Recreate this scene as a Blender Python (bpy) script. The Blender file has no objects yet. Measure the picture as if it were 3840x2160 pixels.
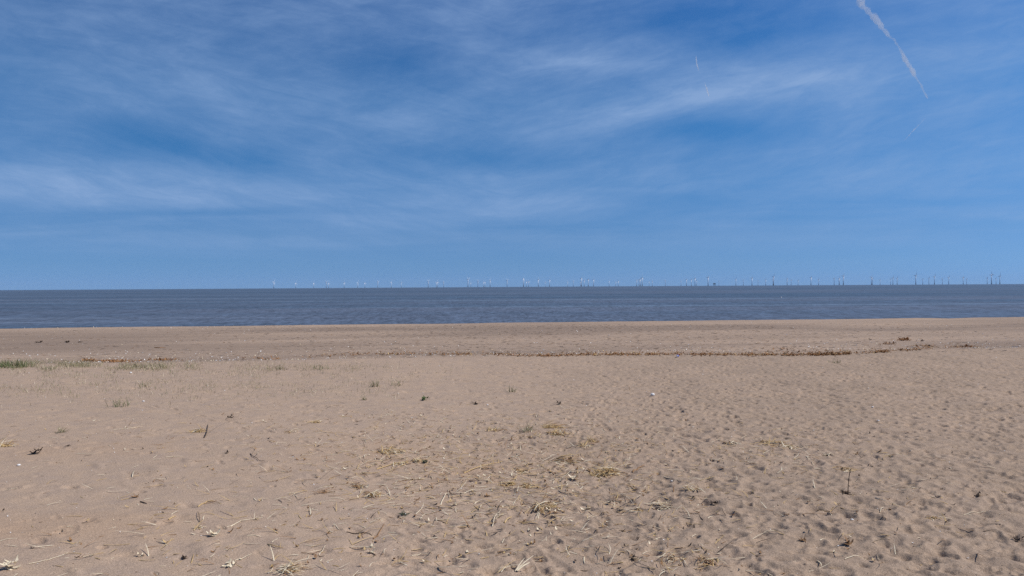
import bpy, math, random
import numpy as np
from mathutils import Vector, Matrix

random.seed(7)
RNG = np.random.default_rng(11)
scene = bpy.context.scene
COL = scene.collection
R_EARTH = 6.371e6
EYE = 2.6            # eye height above the dry sand
SEA = -3.4           # sea level
F = 26.0 * 3840 / 36.0

# ------------------------------------------------------------------ camera
PITCH = -0.0029
ROLL = 0.0060
fwd = Vector((0, math.cos(PITCH), math.sin(PITCH)))
r0 = Vector((1, 0, 0)); u0 = r0.cross(fwd)
right = r0 * math.cos(ROLL) - u0 * math.sin(ROLL)
up = u0 * math.cos(ROLL) + r0 * math.sin(ROLL)
cam_d = bpy.data.cameras.new("camera")
cam_d.lens = 26.0; cam_d.sensor_width = 36.0
cam_d.clip_start = 0.1; cam_d.clip_end = 80000
cam = bpy.data.objects.new("camera", cam_d)
COL.objects.link(cam)
M = Matrix((right, up, -fwd)).transposed().to_4x4()
M.translation = Vector((0, 0, EYE))
cam.matrix_world = M
scene.camera = cam

def ray(px, py):
    return fwd + right * ((px - 1920) / F) + up * ((1080 - py) / F)

# ------------------------------------------------------------------ helpers
def tag(o, label=None, cat=None, group=None, kind=None):
    if label: o['label'] = label
    if cat: o['category'] = cat
    if group: o['group'] = group
    if kind: o['kind'] = kind
    return o

class MB:
    def __init__(s): s.v = []; s.f = []; s.m = []
    def add(s, vs, fs, mi=0):
        b = len(s.v); s.v.extend([tuple(v) for v in vs])
        for q in fs: s.f.append(tuple(i + b for i in q)); s.m.append(mi)
    def tube(s, pts, radii, sides=5, mi=0, flat=1.0):
        pts = [Vector(p) for p in pts]; n = len(pts); vs = []; fs = []
        for i, p in enumerate(pts):
            t = (pts[min(i + 1, n - 1)] - pts[max(i - 1, 0)])
            t = t.normalized() if t.length > 1e-9 else Vector((0, 0, 1))
            a = t.cross(Vector((0, 0, 1)))
            a = a.normalized() if a.length > 1e-3 else Vector((1, 0, 0))
            b = t.cross(a)
            for k in range(sides):
                th = 2 * math.pi * k / sides
                vs.append(p + a * (math.cos(th) * radii[i]) + b * (math.sin(th) * radii[i] * flat))
        for i in range(n - 1):
            for k in range(sides):
                k2 = (k + 1) % sides
                fs.append((i * sides + k, i * sides + k2, (i + 1) * sides + k2, (i + 1) * sides + k))
        fs.append(tuple(range(sides))[::-1]); fs.append(tuple(range((n - 1) * sides, n * sides)))
        s.add(vs, fs, mi)
    def box(s, c, d, mi=0, rz=0.0):
        cx, cy, cz = c; x, y, z = d[0] / 2, d[1] / 2, d[2] / 2
        cs, sn = math.cos(rz), math.sin(rz)
        vs = [(cx + a * x * cs - b * y * sn, cy + a * x * sn + b * y * cs, cz + e * z)
              for e in (-1, 1) for a, b in ((-1, -1), (1, -1), (1, 1), (-1, 1))]
        s.add(vs, [(3, 2, 1, 0), (4, 5, 6, 7), (0, 1, 5, 4), (1, 2, 6, 5), (2, 3, 7, 6), (3, 0, 4, 7)], mi)
    def blade(s, p0, az, el, length, w, bend=0.5, mi=0, segs=4, twist=0.0):
        """a flat grass blade / straw: starts at p0, leaves at elevation el and droops by bend"""
        p = Vector(p0); pts = [p.copy()]; e = el; a = az
        for i in range(segs):
            p = p + Vector((math.cos(a) * math.cos(e), math.sin(a) * math.cos(e), math.sin(e))) * (length / segs)
            pts.append(p.copy()); e -= bend / segs; a += twist / segs
        rad = [w * (1 - 0.75 * (i / segs) ** 2) for i in range(segs + 1)]
        s.tube(pts, rad, 4, mi, 0.45)
    def flake(s, c, ax, ay, mi=0, curl=0.3, rz=0.0, tilt=0.0):
        """a small curled scrap (leaf, weed, shell) with a little thickness"""
        c = Vector(c); cs, sn = math.cos(rz), math.sin(rz); vs = []
        for lay in (0, 1):
            for i in range(4):
                u = -1 + 2 * i / 3
                wv = (1 - 0.75 * u * u) * ay
                for j in (-1, 1):
                    x = u * ax; y = j * wv
                    z = curl * ax * (u * u) + abs(j) * 0.15 * curl * ay + tilt * u * ax + (0.0012 if lay else 0)
                    z += 0.35 * ay * (j > 0) * (1 if curl > 0.4 else 0)
                    vs.append(c + Vector((x * cs - y * sn, x * sn + y * cs, z)))
        fs = []
        for i in range(3):
            a = i * 2
            fs.append((a, a + 2, a + 3, a + 1)); fs.append((8 + a, 8 + a + 1, 8 + a + 3, 8 + a + 2))
            fs.append((a, 8 + a, 8 + a + 2, a + 2)); fs.append((a + 1, a + 3, 8 + a + 3, 8 + a + 1))
        fs.append((0, 1, 9, 8)); fs.append((6, 14, 15, 7))
        s.add(vs, fs, mi)
    def build(s, name, mats, parent=None, smooth=False):
        me = bpy.data.meshes.new(name)
        me.from_pydata(s.v, [], s.f)
        if not isinstance(mats, (list, tuple)): mats = [mats]
        for m in mats: me.materials.append(m)
        if len(mats) > 1: me.polygons.foreach_set('material_index', s.m)
        if smooth: me.polygons.foreach_set('use_smooth', [True] * len(me.polygons))
        me.update()
        o = bpy.data.objects.new(name, me); COL.objects.link(o)
        if parent: o.parent = parent
        return o

def new_mat(name):
    m = bpy.data.materials.new(name); m.use_nodes = True
    nt = m.node_tree; nt.nodes.clear()
    return m, nt, nt.nodes, nt.links

def N(nt, t, **kw):
    n = nt.nodes.new(t)
    for k, v in kw.items():
        if k in n.inputs: n.inputs[k].default_value = v
        else: setattr(n, k, v)
    return n

def math_node(nt, op, a, b=None, c=None, clamp=False):
    n = nt.nodes.new('ShaderNodeMath'); n.operation = op; n.use_clamp = clamp
    for i, x in enumerate((a, b, c)):
        if x is None: continue
        if isinstance(x, (int, float)): n.inputs[i].default_value = x
        else: nt.links.new(x, n.inputs[i])
    return n.outputs[0]

def mixc(nt, fac, a, b, mode='MIX'):
    n = nt.nodes.new('ShaderNodeMix'); n.data_type = 'RGBA'; n.blend_type = mode
    for sock, x in ((n.inputs[0], fac), (n.inputs[6], a), (n.inputs[7], b)):
        if isinstance(x, (int, float)): sock.default_value = x
        elif isinstance(x, tuple): sock.default_value = (*x, 1) if len(x) == 3 else x
        else: nt.links.new(x, sock)
    return n.outputs[2]

def ramp(nt, fac, stops):
    n = nt.nodes.new('ShaderNodeValToRGB')
    el = n.color_ramp.elements
    while len(el) > 1: el.remove(el[-1])
    for i, (p, c) in enumerate(stops):
        e = el[0] if i == 0 else el.new(p)
        e.position = p; e.color = (c, c, c, 1) if isinstance(c, (int, float)) else (*c, 1)
    nt.links.new(fac, n.inputs[0])
    return n.outputs[0]

def noise(nt, vec, scale, detail=3, rough=0.55, dist=0.0):
    n = nt.nodes.new('ShaderNodeTexNoise')
    n.inputs['Scale'].default_value = scale; n.inputs['Detail'].default_value = detail
    n.inputs['Roughness'].default_value = rough; n.inputs['Distortion'].default_value = dist
    if vec is not None: nt.links.new(vec, n.inputs['Vector'])
    return n.outputs['Fac']

def mapping(nt, vec, scale=(1, 1, 1), rot=(0, 0, 0), loc=(0, 0, 0)):
    n = nt.nodes.new('ShaderNodeMapping')
    n.inputs['Scale'].default_value = scale; n.inputs['Rotation'].default_value = rot; n.inputs['Location'].default_value = loc
    nt.links.new(vec, n.inputs['Vector'])
    return n.outputs[0]

def organic(name, ca, cb, scale=40, rough=0.8, trans=0.0):
    m, nt, nd, lk = new_mat(name)
    tc = nd.new('ShaderNodeTexCoord')
    f = noise(nt, tc.outputs['Object'], scale, 4, 0.6)
    f = ramp(nt, f, [(0.3, 0.0), (0.7, 1.0)])
    col = mixc(nt, f, ca, cb)
    b = N(nt, 'ShaderNodeBsdfPrincipled', Roughness=rough)
    b.inputs['Specular IOR Level'].default_value = 0.25
    lk.new(col, b.inputs['Base Color'])
    out = nd.new('ShaderNodeOutputMaterial'); lk.new(b.outputs[0], out.inputs[0])
    return m

STRAW = organic('straw_gold', (0.42, 0.27, 0.11), (0.62, 0.45, 0.22), 30)
PALE = organic('straw_pale', (0.62, 0.50, 0.33), (0.80, 0.70, 0.52), 30)
BROWN = organic('dry_brown', (0.20, 0.105, 0.05), (0.36, 0.21, 0.10), 30)
DARK = organic('dark_bark', (0.035, 0.024, 0.018), (0.09, 0.06, 0.04), 30)
WEED = organic('seaweed_brown', (0.20, 0.085, 0.028), (0.46, 0.24, 0.10), 6)
GREEN = organic('grass_green', (0.055, 0.085, 0.03), (0.13, 0.17, 0.06), 8)
OLIVE = organic('grass_olive', (0.20, 0.185, 0.095), (0.35, 0.30, 0.16), 8)
DGREEN = organic('sprig_green', (0.02, 0.045, 0.02), (0.045, 0.08, 0.035), 20)
SHELL = organic('shell_white', (0.70, 0.66, 0.60), (0.85, 0.83, 0.80), 20, 0.5)
STONE = organic('dark_grit', (0.06, 0.045, 0.035), (0.16, 0.12, 0.09), 20)

# ------------------------------------------------------------------ beach terrain
def h2(ix, iy, seed):
    n = (ix.astype(np.int64) * 374761393 + iy.astype(np.int64) * 668265263 + seed * 974634777) & 0xffffffff
    n = ((n ^ (n >> 13)) * 1274126177) & 0xffffffff
    n = n ^ (n >> 16)
    return (n & 0xffff) / 65535.0

def vnoise(x, y, seed):
    ix = np.floor(x); iy = np.floor(y); fx = x - ix; fy = y - iy
    fx = fx * fx * fx * (fx * (fx * 6 - 15) + 10); fy = fy * fy * fy * (fy * (fy * 6 - 15) + 10)
    a = h2(ix, iy, seed); b = h2(ix + 1, iy, seed); c = h2(ix, iy + 1, seed); d = h2(ix + 1, iy + 1, seed)
    return (a + (b - a) * fx) * (1 - fy) + (c + (d - c) * fx) * fy - 0.5

def sstep(a, b, x):
    t = np.clip((x - a) / (b - a), 0, 1); return t * t * (3 - 2 * t)

NX, NY = -0.108, 0.994          # shore normal
S_WRACK, S_CREST = 27.2, 51.7
def shore_s(x, y): return NX * x + NY * y
_ps = np.array([-20000, -60, -4, 10, 25.8, 27.4, 29, 36, 44, 50.0, 51.7, 54, 58, 90, 140, 20000])
_pz = np.array([1.5, 1.5, 0.03, 0.0, 0.03, -0.02, -0.14, -0.24, -0.14, -0.005, 0.0, -0.12, -0.45, -4.2, -8, -8])
def base_h(x, y):
    s = shore_s(x, y)
    s = s + np.where(s < 40, 0.5 * vnoise(x / 4.0, y / 9.0, 5) * sstep(20, 26, s), 0)
    z = np.interp(s, _ps, _pz)
    r2 = x * x + y * y
    return z - r2 / (2 * R_EARTH)

def ppx(x, y):
    yy = np.maximum(y, 0.5)
    return 1920 + F * x / yy, 1072 + F * EYE / yy

fine_a = np.linspace(math.radians(-46), math.radians(46), 1381)
coarse_a = np.linspace(math.radians(46), math.radians(314), 92)[1:-1]
ANG = np.concatenate([fine_a, coarse_a])       # measured from +Y towards +X
RAD = np.concatenate([np.linspace(0.4, 5.4, 14), np.geomspace(5.5, 62, 860), np.geomspace(63, 14500, 60)])
R0I, NF = 14, 860
LOGSTEP = math.log(62 / 5.5) / 859
A2, R2 = np.meshgrid(ANG, RAD)
X = R2 * np.sin(A2); Y = R2 * np.cos(A2)
near = (R2 < 70).astype(float)
PX, PY = ppx(X, Y)
S = shore_s(X, Y)
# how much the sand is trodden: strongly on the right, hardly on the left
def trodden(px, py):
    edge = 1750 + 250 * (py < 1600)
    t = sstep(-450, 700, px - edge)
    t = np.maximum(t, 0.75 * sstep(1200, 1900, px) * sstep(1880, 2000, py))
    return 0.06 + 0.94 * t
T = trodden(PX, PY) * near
FRONT = near * (Y > 1)
beyond = sstep(26.5, 28.5, S)
Z = base_h(X, Y)
Z += near * (0.10 * vnoise(X / 5.0, Y / 5.0, 1) * (1 - beyond) + 0.09 * vnoise(X / 14, S / 3.2, 2) * beyond * sstep(51, 46, S))
Z += FRONT * (0.035 * vnoise(X / 1.3 + 3, Y / 1.3, 3) * (0.45 + 0.75 * T) + 0.016 * vnoise(X / .45, Y / .40, 4) * (0.48 + .85 * T)
              + 0.0115 * vnoise(X / .22, Y / .15, 6) * (0.5 + 0.75 * T) + 0.0055 * vnoise(X / .085, Y / .085, 7) * (0.6 + .5 * T)
              + 0.0016 * vnoise(X / .042, Y / .042, 8)) * (1 - 0.55 * beyond)
# wind-drawn streaks (low ridges running from upper left to lower right of the beach)
ca, sa = math.cos(math.radians(-28)), math.sin(math.radians(-28))
U = X * ca + Y * sa; V = -X * sa + Y * ca
Z += FRONT * (1 - beyond) * 0.016 * vnoise(U / 0.9, V / 0.22, 9) * (0.5 + 0.6 * T)

def stamp(cx, cy, a, b, rot, depth, rim=0.35, power=1.5):
    """press a hollow (or with negative depth raise a mound) into the sand"""
    r = math.hypot(cx, cy); th = math.atan2(cx, cy); R = max(a, b) * 2.1
    i0 = R0I + int(math.log(max(r - R, 5.5) / 5.5) / LOGSTEP); i1 = R0I + int(math.log(min(r + R, 61) / 5.5) / LOGSTEP) + 2
    da = R / r
    j0 = int((th - da + math.radians(46)) / (fine_a[1] - fine_a[0])); j1 = int((th + da + math.radians(46)) / (fine_a[1] - fine_a[0])) + 2
    j0 = max(j0, 0); j1 = min(j1, len(fine_a)); i1 = min(i1, R0I + NF)
    if i0 >= i1 or j0 >= j1: return
    dx = X[i0:i1, j0:j1] - cx; dy = Y[i0:i1, j0:j1] - cy
    c, s = math.cos(rot), math.sin(rot)
    q = ((dx * c + dy * s) / a) ** 2 + ((-dx * s + dy * c) / b) ** 2
    Z[i0:i1, j0:j1] += -depth * np.exp(-q ** power) + rim * depth * np.exp(-((np.sqrt(q) - 1.35) / 0.33) ** 2)

# footprints and scuffs
cnt = 0
rr = random.Random(3)
while cnt < 14500:
    y = 5.6 * math.exp(rr.random() * math.log(30 / 5.6)); x = (rr.random() * 2 - 1) * y * 0.78
    if rr.random() > (y / 30) ** 1.0 + 0.03: continue
    px, py = ppx(np.array(x), np.array(y))
    if rr.random() > float(trodden(px, py)): continue
    far = 1 + 0.5 * max(0, (y - 12) / 16)
    L = rr.uniform(0.05, 0.135) * (.9 if y < 12 else .85); W = L * rr.uniform(0.4, 0.75)
    rot = rr.gauss(-0.15, 0.7)
    stamp(x, y, L, W, rot, rr.uniform(0.008, 0.027) * (.85 if y < 12 else 1.15), rr.uniform(0.1, 0.4), rr.uniform(.9, 1.7)); cnt += 1
# trails of shoe prints crossing the trodden sand
for q in range(16):
    x, y = rr.uniform(-1, 11), rr.uniform(6.5, 22); a = rr.choice((.25, 2.9, 1.2, -.5, 2.4)) + rr.gauss(0, .25); sd_ = 1
    for st_ in range(rr.randint(8, 22)):
        x += math.cos(a) * .62; y += math.sin(a) * .62; a += rr.gauss(0, .05); sd_ = -sd_
        cx, cy = x - math.sin(a) * .09 * sd_, y + math.cos(a) * .09 * sd_
        if cy < 5.8 or cy > 27 or abs(cx) > cy * .78: continue
        dp = rr.uniform(.013, .024)
        stamp(cx + math.cos(a) * .06, cy + math.sin(a) * .06, .095, .048, a, dp, .35, 2.2)
        stamp(cx - math.cos(a) * .09, cy - math.sin(a) * .09, .055, .040, a, dp * 1.15, .35, 2.2)
# pockmarks of the lower beach
for k in range(1500):
    y = rr.uniform(28.5, 49); x = rr.gauss(8, 14)
    if abs(x) > y * .78: continue
    stamp(x, y, rr.uniform(.1, .3), rr.uniform(.06, .13), rr.gauss(0, .5), rr.uniform(.01, .035), .3)
Z += near * .05 * vnoise(X / 5.0, S / 1.5, 27) * sstep(46, 50, S) * sstep(56, 53, S)
# small mounds
for k in range(500):
    y = 5.6 * math.exp(rr.random() * math.log(24 / 5.6)); x = (rr.random() * 2 - 1) * y * 0.78
    stamp(x, y, rr.uniform(.08, .25), rr.uniform(.05, .12), rr.gauss(-.3, .5), -rr.uniform(.006, .022), 0)

def ground_px(px, py):
    d = ray(px, py); t = (0 - EYE) / d.z
    for _ in range(12):
        p = d * t; z = float(base_h(np.array(p.x), np.array(p.y))); t = (z - EYE) / d.z
    return Vector((d.x * t, d.y * t, 0)), t

def stamp_px(px, py, wpx, b_ratio, rot, depth, rim=.4, power=1.5):
    g, t = ground_px(px, py); a = wpx * t / F / 2
    stamp(g.x, g.y, a, a * b_ratio, rot, depth, rim, power)
# hollows that can be picked out in the photograph
for px, py, w, br, rot, dep in [
    (1845, 2120, 95, .75, .5, .06), (2005, 2120, 150, .75, -.7, .065), (1930, 2075, 70, .7, .9, .05), (2085, 2090, 170, .28, -1.0, .04),
    (1780, 2025, 110, .5, 0, .05), (1560, 2060, 90, .5, -.3, .04), (1795, 1975, 60, .6, .6, .045), (1752, 1965, 60, .7, .2, .045),
    (2195, 2008, 110, .5, -.3, .05), (2355, 2090, 70, .8, 0, .06), (2452, 2045, 60, .8, 0, .05), (2540, 2055, 70, .8, 0, .05),
    (2640, 1883, 120, .4, -.5, .05), (2850, 1835, 140, .4, -.3, .05), (3040, 1832, 90, .5, -.4, .045), (3225, 1880, 75, .8, 0, .05),
    (3275, 1895, 90, .5, -.3, .045), (3500, 1665, 90, .5, -.2, .04), (3340, 1620, 90, .5, -.3, .04), (3140, 2015, 160, .4, -.4, .055),
    (3370, 2080, 100, .7, -.8, .06), (2780, 2130, 160, .5, 0, .06), (3020, 2140, 170, .5, 0, .06), (3800, 2060, 160, .5, -.3, .06),
    (3640, 2000, 120, .4, -.8, .05), (2575, 1915, 70, .6, 0, .04), (1750, 1690, 90, .4, -.2, .035), (2360, 1575, 70, .5, 0, .03),
    (228, 2003, 50, .7, .4, .05), (245, 1985, 44, .4, 0, .035), (60, 1995, 150, .5, .2, .03), (120, 2040, 160, .5, -.2, .03), (3100, 1850, 60, .6, 0, .03)]:
    stamp_px(px, py, w, br, rot, dep * .40, .35, 1.2)
stamp_px(3105, 1845, 190, .55, 0, -.03, 0, 1.2)
stamp_px(2640, 1870, 220, .6, -.4, -.04, 0, 1.2)

def sand_z(x, y):
    r = math.hypot(x, y); th = math.atan2(x, y)
    fi = math.log(max(r, 5.5) / 5.5) / LOGSTEP; fj = (th + math.radians(46)) / (fine_a[1] - fine_a[0])
    if not (0 <= fi < NF - 2 and 0 <= fj < len(fine_a) - 2):
        return float(base_h(np.array(x), np.array(y)))
    i, j = int(fi), int(fj); a, b = fi - i, fj - j; i += R0I
    return float((Z[i, j] * (1 - b) + Z[i, j + 1] * b) * (1 - a) + (Z[i + 1, j] * (1 - b) + Z[i + 1, j + 1] * b) * a)

def on_sand(px, py):
    d = ray(px, py); g, t = ground_px(px, py)
    for _ in range(14):
        t += .7 * ((sand_z(d.x * t, d.y * t) - EYE) / d.z - t)
    return Vector((d.x * t, d.y * t, sand_z(d.x * t, d.y * t))), t / F

nr, na = Z.shape
co = np.stack([X, Y, Z], -1).reshape(-1, 3)
co = np.concatenate([co, [[0, 0, float(base_h(np.array(0.), np.array(0.)))]]])
ii, jj = np.meshgrid(np.arange(nr - 1), np.arange(na), indexing='ij')
j2 = (jj + 1) % na
quads = np.stack([ii * na + jj, (ii + 1) * na + jj, (ii + 1) * na + j2, ii * na + j2], -1).reshape(-1, 4)[:, ::-1]
tri = np.stack([np.full(na, nr * na), np.arange(na), (np.arange(na) + 1) % na], -1)[:, ::-1]
me = bpy.data.meshes.new('sand')
me.vertices.add(len(co)); me.vertices.foreach_set('co', co.ravel())
nl = quads.size + tri.size
me.loops.add(nl); me.loops.foreach_set('vertex_index', np.concatenate([quads.ravel(), tri.ravel()]).astype(np.int32))
npoly = len(quads) + len(tri)
me.polygons.add(npoly)
ls = np.concatenate([np.arange(len(quads)) * 4, quads.size + np.arange(len(tri)) * 3])
me.polygons.foreach_set('loop_start', ls.astype(np.int32))
me.update(calc_edges=True); me.validate()
me.polygons.foreach_set('use_smooth', [True] * len(me.polygons))
damp = 0.9 * beyond * (0.75 + 1.1 * vnoise(X / 12, S / 2.2, 21) + .5 * vnoise(X / 6, S / .7, 22)) * (1 - 0.55 * sstep(46, 50.5, S))
damp = np.clip(damp, 0, 1)
stain = np.zeros_like(Z)
for px, py, w, h in [(60, 1990, 3.2, 1.1), (180, 2010, 1.2, .5), (1500, 1700, 3.0, 2.0), (2100, 1690, 3.0, 1.6), (1850, 1760, 2.6, 1.2), (300, 1690, 2.5, 1.2)]:
    g, t = ground_px(px, py)
    stain = np.maximum(stain, np.exp(-(((X - g.x) / w * 2) ** 2 + ((Y - g.y) / h * 2) ** 2)) * (.95 if px < 200 else .6) * (.6 + 1.2 * np.clip(vnoise(X / .5, Y / .35, 41) + .3, 0, 1)))
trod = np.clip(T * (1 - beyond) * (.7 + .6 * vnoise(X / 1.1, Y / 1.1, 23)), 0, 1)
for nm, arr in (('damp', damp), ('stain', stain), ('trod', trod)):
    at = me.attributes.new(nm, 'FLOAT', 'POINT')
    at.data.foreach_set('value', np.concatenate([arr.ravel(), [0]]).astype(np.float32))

m, nt, nd, lk = new_mat('sand')
geo = nd.new('ShaderNodeNewGeometry'); P = geo.outputs['Position']
at_d = nd.new('ShaderNodeAttribute'); at_d.attribute_name = 'damp'
at_s = nd.new('ShaderNodeAttribute'); at_s.attribute_name = 'stain'
big = ramp(nt, noise(nt, P, 0.45, 4, .6, .6), [(.35, 0), (.65, 1)])
mid = ramp(nt, noise(nt, P, 2.6, 4, .6, .4), [(.35, 0), (.68, 1)])
c = mixc(nt, big, (0.438, 0.315, 0.220), (0.470, 0.336, 0.232))
c = mixc(nt, math_node(nt, 'MULTIPLY', mid, .85), c, (0.378, 0.280, 0.212))
c = mixc(nt, at_s.outputs['Fac'], c, (0.435, 0.298, 0.198))
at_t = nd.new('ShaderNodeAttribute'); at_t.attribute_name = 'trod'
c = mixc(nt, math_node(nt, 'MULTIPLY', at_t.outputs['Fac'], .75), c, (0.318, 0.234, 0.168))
c = mixc(nt, at_d.outputs['Fac'], c, (0.278, 0.203, 0.150))
g1 = ramp(nt, noise(nt, P, 75, 2, .7), [(.33, 0), (.67, 1)])
g2 = ramp(nt, noise(nt, P, 230, 2, .7), [(.3, 0), (.7, 1)])
c = mixc(nt, .6, c, ramp(nt, g1, [(0, .55), (1, 1.34)]), 'MULTIPLY')
c = mixc(nt, .7, c, ramp(nt, g2, [(0, .50), (1, 1.46)]), 'MULTIPLY')
vor = nd.new('ShaderNodeTexVoronoi'); vor.inputs['Scale'].default_value = 38; lk.new(P, vor.inputs['Vector'])
sp = ramp(nt, vor.outputs['Distance'], [(.10, 1), (.16, 0)])
pick = nd.new('ShaderNodeSeparateColor'); lk.new(vor.outputs['Color'], pick.inputs[0])
lite = math_node(nt, 'MULTIPLY', sp, math_node(nt, 'GREATER_THAN', pick.outputs[0], .86))
dk = math_node(nt, 'MULTIPLY', sp, math_node(nt, 'LESS_THAN', pick.outputs[0], .10))
c = mixc(nt, math_node(nt, 'MULTIPLY', lite, .6), c, (.68, .62, .54))
c = mixc(nt, math_node(nt, 'MULTIPLY', dk, .7), c, (.12, .09, .07))
b = N(nt, 'ShaderNodeBsdfPrincipled', Roughness=.95)
b.inputs['Specular IOR Level'].default_value = .15
lk.new(c, b.inputs['Base Color'])
bh = math_node(nt, 'ADD', math_node(nt, 'MULTIPLY', noise(nt, P, 38, 5, .65), 1.0), math_node(nt, 'MULTIPLY', noise(nt, P, 160, 2, .6), .25))
bp = N(nt, 'ShaderNodeBump', Strength=.75, Distance=.012); lk.new(bh, bp.inputs['Height']); lk.new(bp.outputs[0], b.inputs['Normal'])
out = nd.new('ShaderNodeOutputMaterial'); lk.new(b.outputs[0], out.inputs[0])
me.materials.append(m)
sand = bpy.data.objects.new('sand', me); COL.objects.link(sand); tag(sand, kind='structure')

# ------------------------------------------------------------------ sea (follows the earth's curve, so the horizon is real)
sea_a = np.linspace(0, 2 * math.pi, 361)[:-1]
sea_r = np.geomspace(35, 14000, 150)
SA, SR = np.meshgrid(sea_a, sea_r)
sv = np.stack([SR * np.sin(SA), SR * np.cos(SA), SEA - SR ** 2 / (2 * R_EARTH)], -1).reshape(-1, 3)
n1, n2 = SA.shape
ii, jj = np.meshgrid(np.arange(n1 - 1), np.arange(n2), indexing='ij'); j2 = (jj + 1) % n2
sq = np.stack([ii * n2 + jj, (ii + 1) * n2 + jj, (ii + 1) * n2 + j2, ii * n2 + j2], -1).reshape(-1, 4)[:, ::-1]
sme = bpy.data.meshes.new('sea'); sme.from_pydata(sv.tolist(), [], sq.tolist())
sme.polygons.foreach_set('use_smooth', [True] * len(sme.polygons))
m, nt, nd, lk = new_mat('sea_water')
geo = nd.new('ShaderNodeNewGeometry'); P = geo.outputs['Position']
ROTS = (0, 0, math.radians(-6))
bands = noise(nt, mapping(nt, P, (.0012, .011, 1), ROTS), 1.0, 5, .6, .3)
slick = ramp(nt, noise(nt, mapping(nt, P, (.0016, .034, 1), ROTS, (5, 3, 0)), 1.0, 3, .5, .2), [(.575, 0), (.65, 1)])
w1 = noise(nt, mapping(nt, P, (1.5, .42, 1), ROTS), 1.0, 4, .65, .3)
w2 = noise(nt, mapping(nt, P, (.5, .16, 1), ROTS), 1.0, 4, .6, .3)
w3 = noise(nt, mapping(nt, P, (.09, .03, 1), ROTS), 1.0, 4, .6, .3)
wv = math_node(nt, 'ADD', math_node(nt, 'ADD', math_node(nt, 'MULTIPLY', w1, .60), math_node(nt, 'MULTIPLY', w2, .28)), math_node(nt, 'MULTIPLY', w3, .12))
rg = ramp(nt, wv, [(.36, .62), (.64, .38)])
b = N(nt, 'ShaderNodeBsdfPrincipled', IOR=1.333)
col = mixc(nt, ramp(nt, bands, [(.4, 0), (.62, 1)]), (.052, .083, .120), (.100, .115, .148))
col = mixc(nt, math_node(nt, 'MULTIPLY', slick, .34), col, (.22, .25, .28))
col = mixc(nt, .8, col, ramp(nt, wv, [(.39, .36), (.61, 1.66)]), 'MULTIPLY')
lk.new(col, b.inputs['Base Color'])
rgh = math_node(nt, 'SUBTRACT', rg, math_node(nt, 'MULTIPLY', slick, .10))
lk.new(rgh, b.inputs['Roughness'])
bp = N(nt, 'ShaderNodeBump', Strength=.25, Distance=.5); lk.new(wv, bp.inputs['Height']); lk.new(bp.outputs[0], b.inputs['Normal'])
out = nd.new('ShaderNodeOutputMaterial'); lk.new(b.outputs[0], out.inputs[0])
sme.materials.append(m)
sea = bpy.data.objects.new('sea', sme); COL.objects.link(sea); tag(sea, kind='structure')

# ------------------------------------------------------------------ wind farm
def paint(name, c, rough=.4):
    m, nt, nd, lk = new_mat(name)
    tc = nd.new('ShaderNodeTexCoord')
    f = noise(nt, tc.outputs['Object'], .4, 4, .6)
    b = N(nt, 'ShaderNodeBsdfPrincipled', Roughness=rough)
    lk.new(mixc(nt, f, tuple(x * .88 for x in c), tuple(min(x * 1.08, .9) for x in c)), b.inputs['Base Color'])
    out = nd.new('ShaderNodeOutputMaterial'); lk.new(b.outputs[0], out.inputs[0])
    return m
WHITE = paint('turbine_white', (.78, .81, .86))
STEEL = paint('foundation_steel', (.10, .095, .07), .6)
DECK = paint('platform_steel', (.11, .12, .12), .6)
HUB_H, ROTOR_R = 70.0, 39.0

def mb_tower():
    m = MB(); m.tube([(0, 0, 11), (0, 0, 40), (0, 0, HUB_H - 1.5)], [3.0, 2.6, 2.1], 16); return m
def mb_foundation():
    m = MB(); m.tube([(0, 0, -12), (0, 0, 8), (0, 0, 11)], [3.2, 3.2, 3.2], 16)
    m.tube([(0, 0, 9.6), (0, 0, 10.4)], [4.6, 4.6], 16)
    for k in range(8):
        a = k * math.pi / 4; m.tube([(4.4 * math.cos(a), 4.4 * math.sin(a), 10.4), (4.4 * math.cos(a), 4.4 * math.sin(a), 11.8)], [.12, .12], 4)
    m.tube([(3.4, 0, -6), (3.4, 0, 10)], [.35, .35], 6)
    return m
def mb_nacelle():      # local +X points into the wind
    m = MB(); pts = []; 
    for x, r in ((-12.5, 1.3), (-12, 2.0), (-3, 2.3), (3.2, 2.2), (3.8, 1.6)): pts.append(((x, 0, HUB_H + .4), r))
    m.tube([p for p, r in pts], [r for p, r in pts], 12); return m
def mb_hub():
    m = MB(); m.tube([(3.8, 0, HUB_H + .4), (5.4, 0, HUB_H + .4), (6.6, 0, HUB_H + .4), (7.2, 0, HUB_H + .4)], [1.7, 1.8, 1.3, .3], 12); return m
def mb_blade():        # points up from the hub centre, chord mostly across the wind
    m = MB(); vs = []; fs = []
    st = [(0.8, 1.0, 1.0, .9), (4, 1.5, .9, .9), (9, 3.4, .75, .5), (16, 2.7, .5, .3), (26, 1.8, .32, .15), (35, 1.05, .2, .06), (39, .3, .1, 0)]
    for z, ch, th, tw in st:
        for k in range(8):
            a = 2 * math.pi * k / 8
            ch2 = ch * 1.9; u = math.cos(a) * ch2 / 2 + ch2 * .15; v = math.sin(a) * th / 2 * 1.4
            vs.append((u * math.sin(tw) * -1 + v * math.cos(tw), u * math.cos(tw) + v * math.sin(tw), z))
    for i in range(len(st) - 1):
        for k in range(8):
            k2 = (k + 1) % 8; fs.append((i * 8 + k, i * 8 + k2, (i + 1) * 8 + k2, (i + 1) * 8 + k))
    fs.append(tuple(range(8))[::-1]); fs.append(tuple(range((len(st) - 1) * 8, len(st) * 8)))
    m.add(vs, fs); return m

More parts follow.
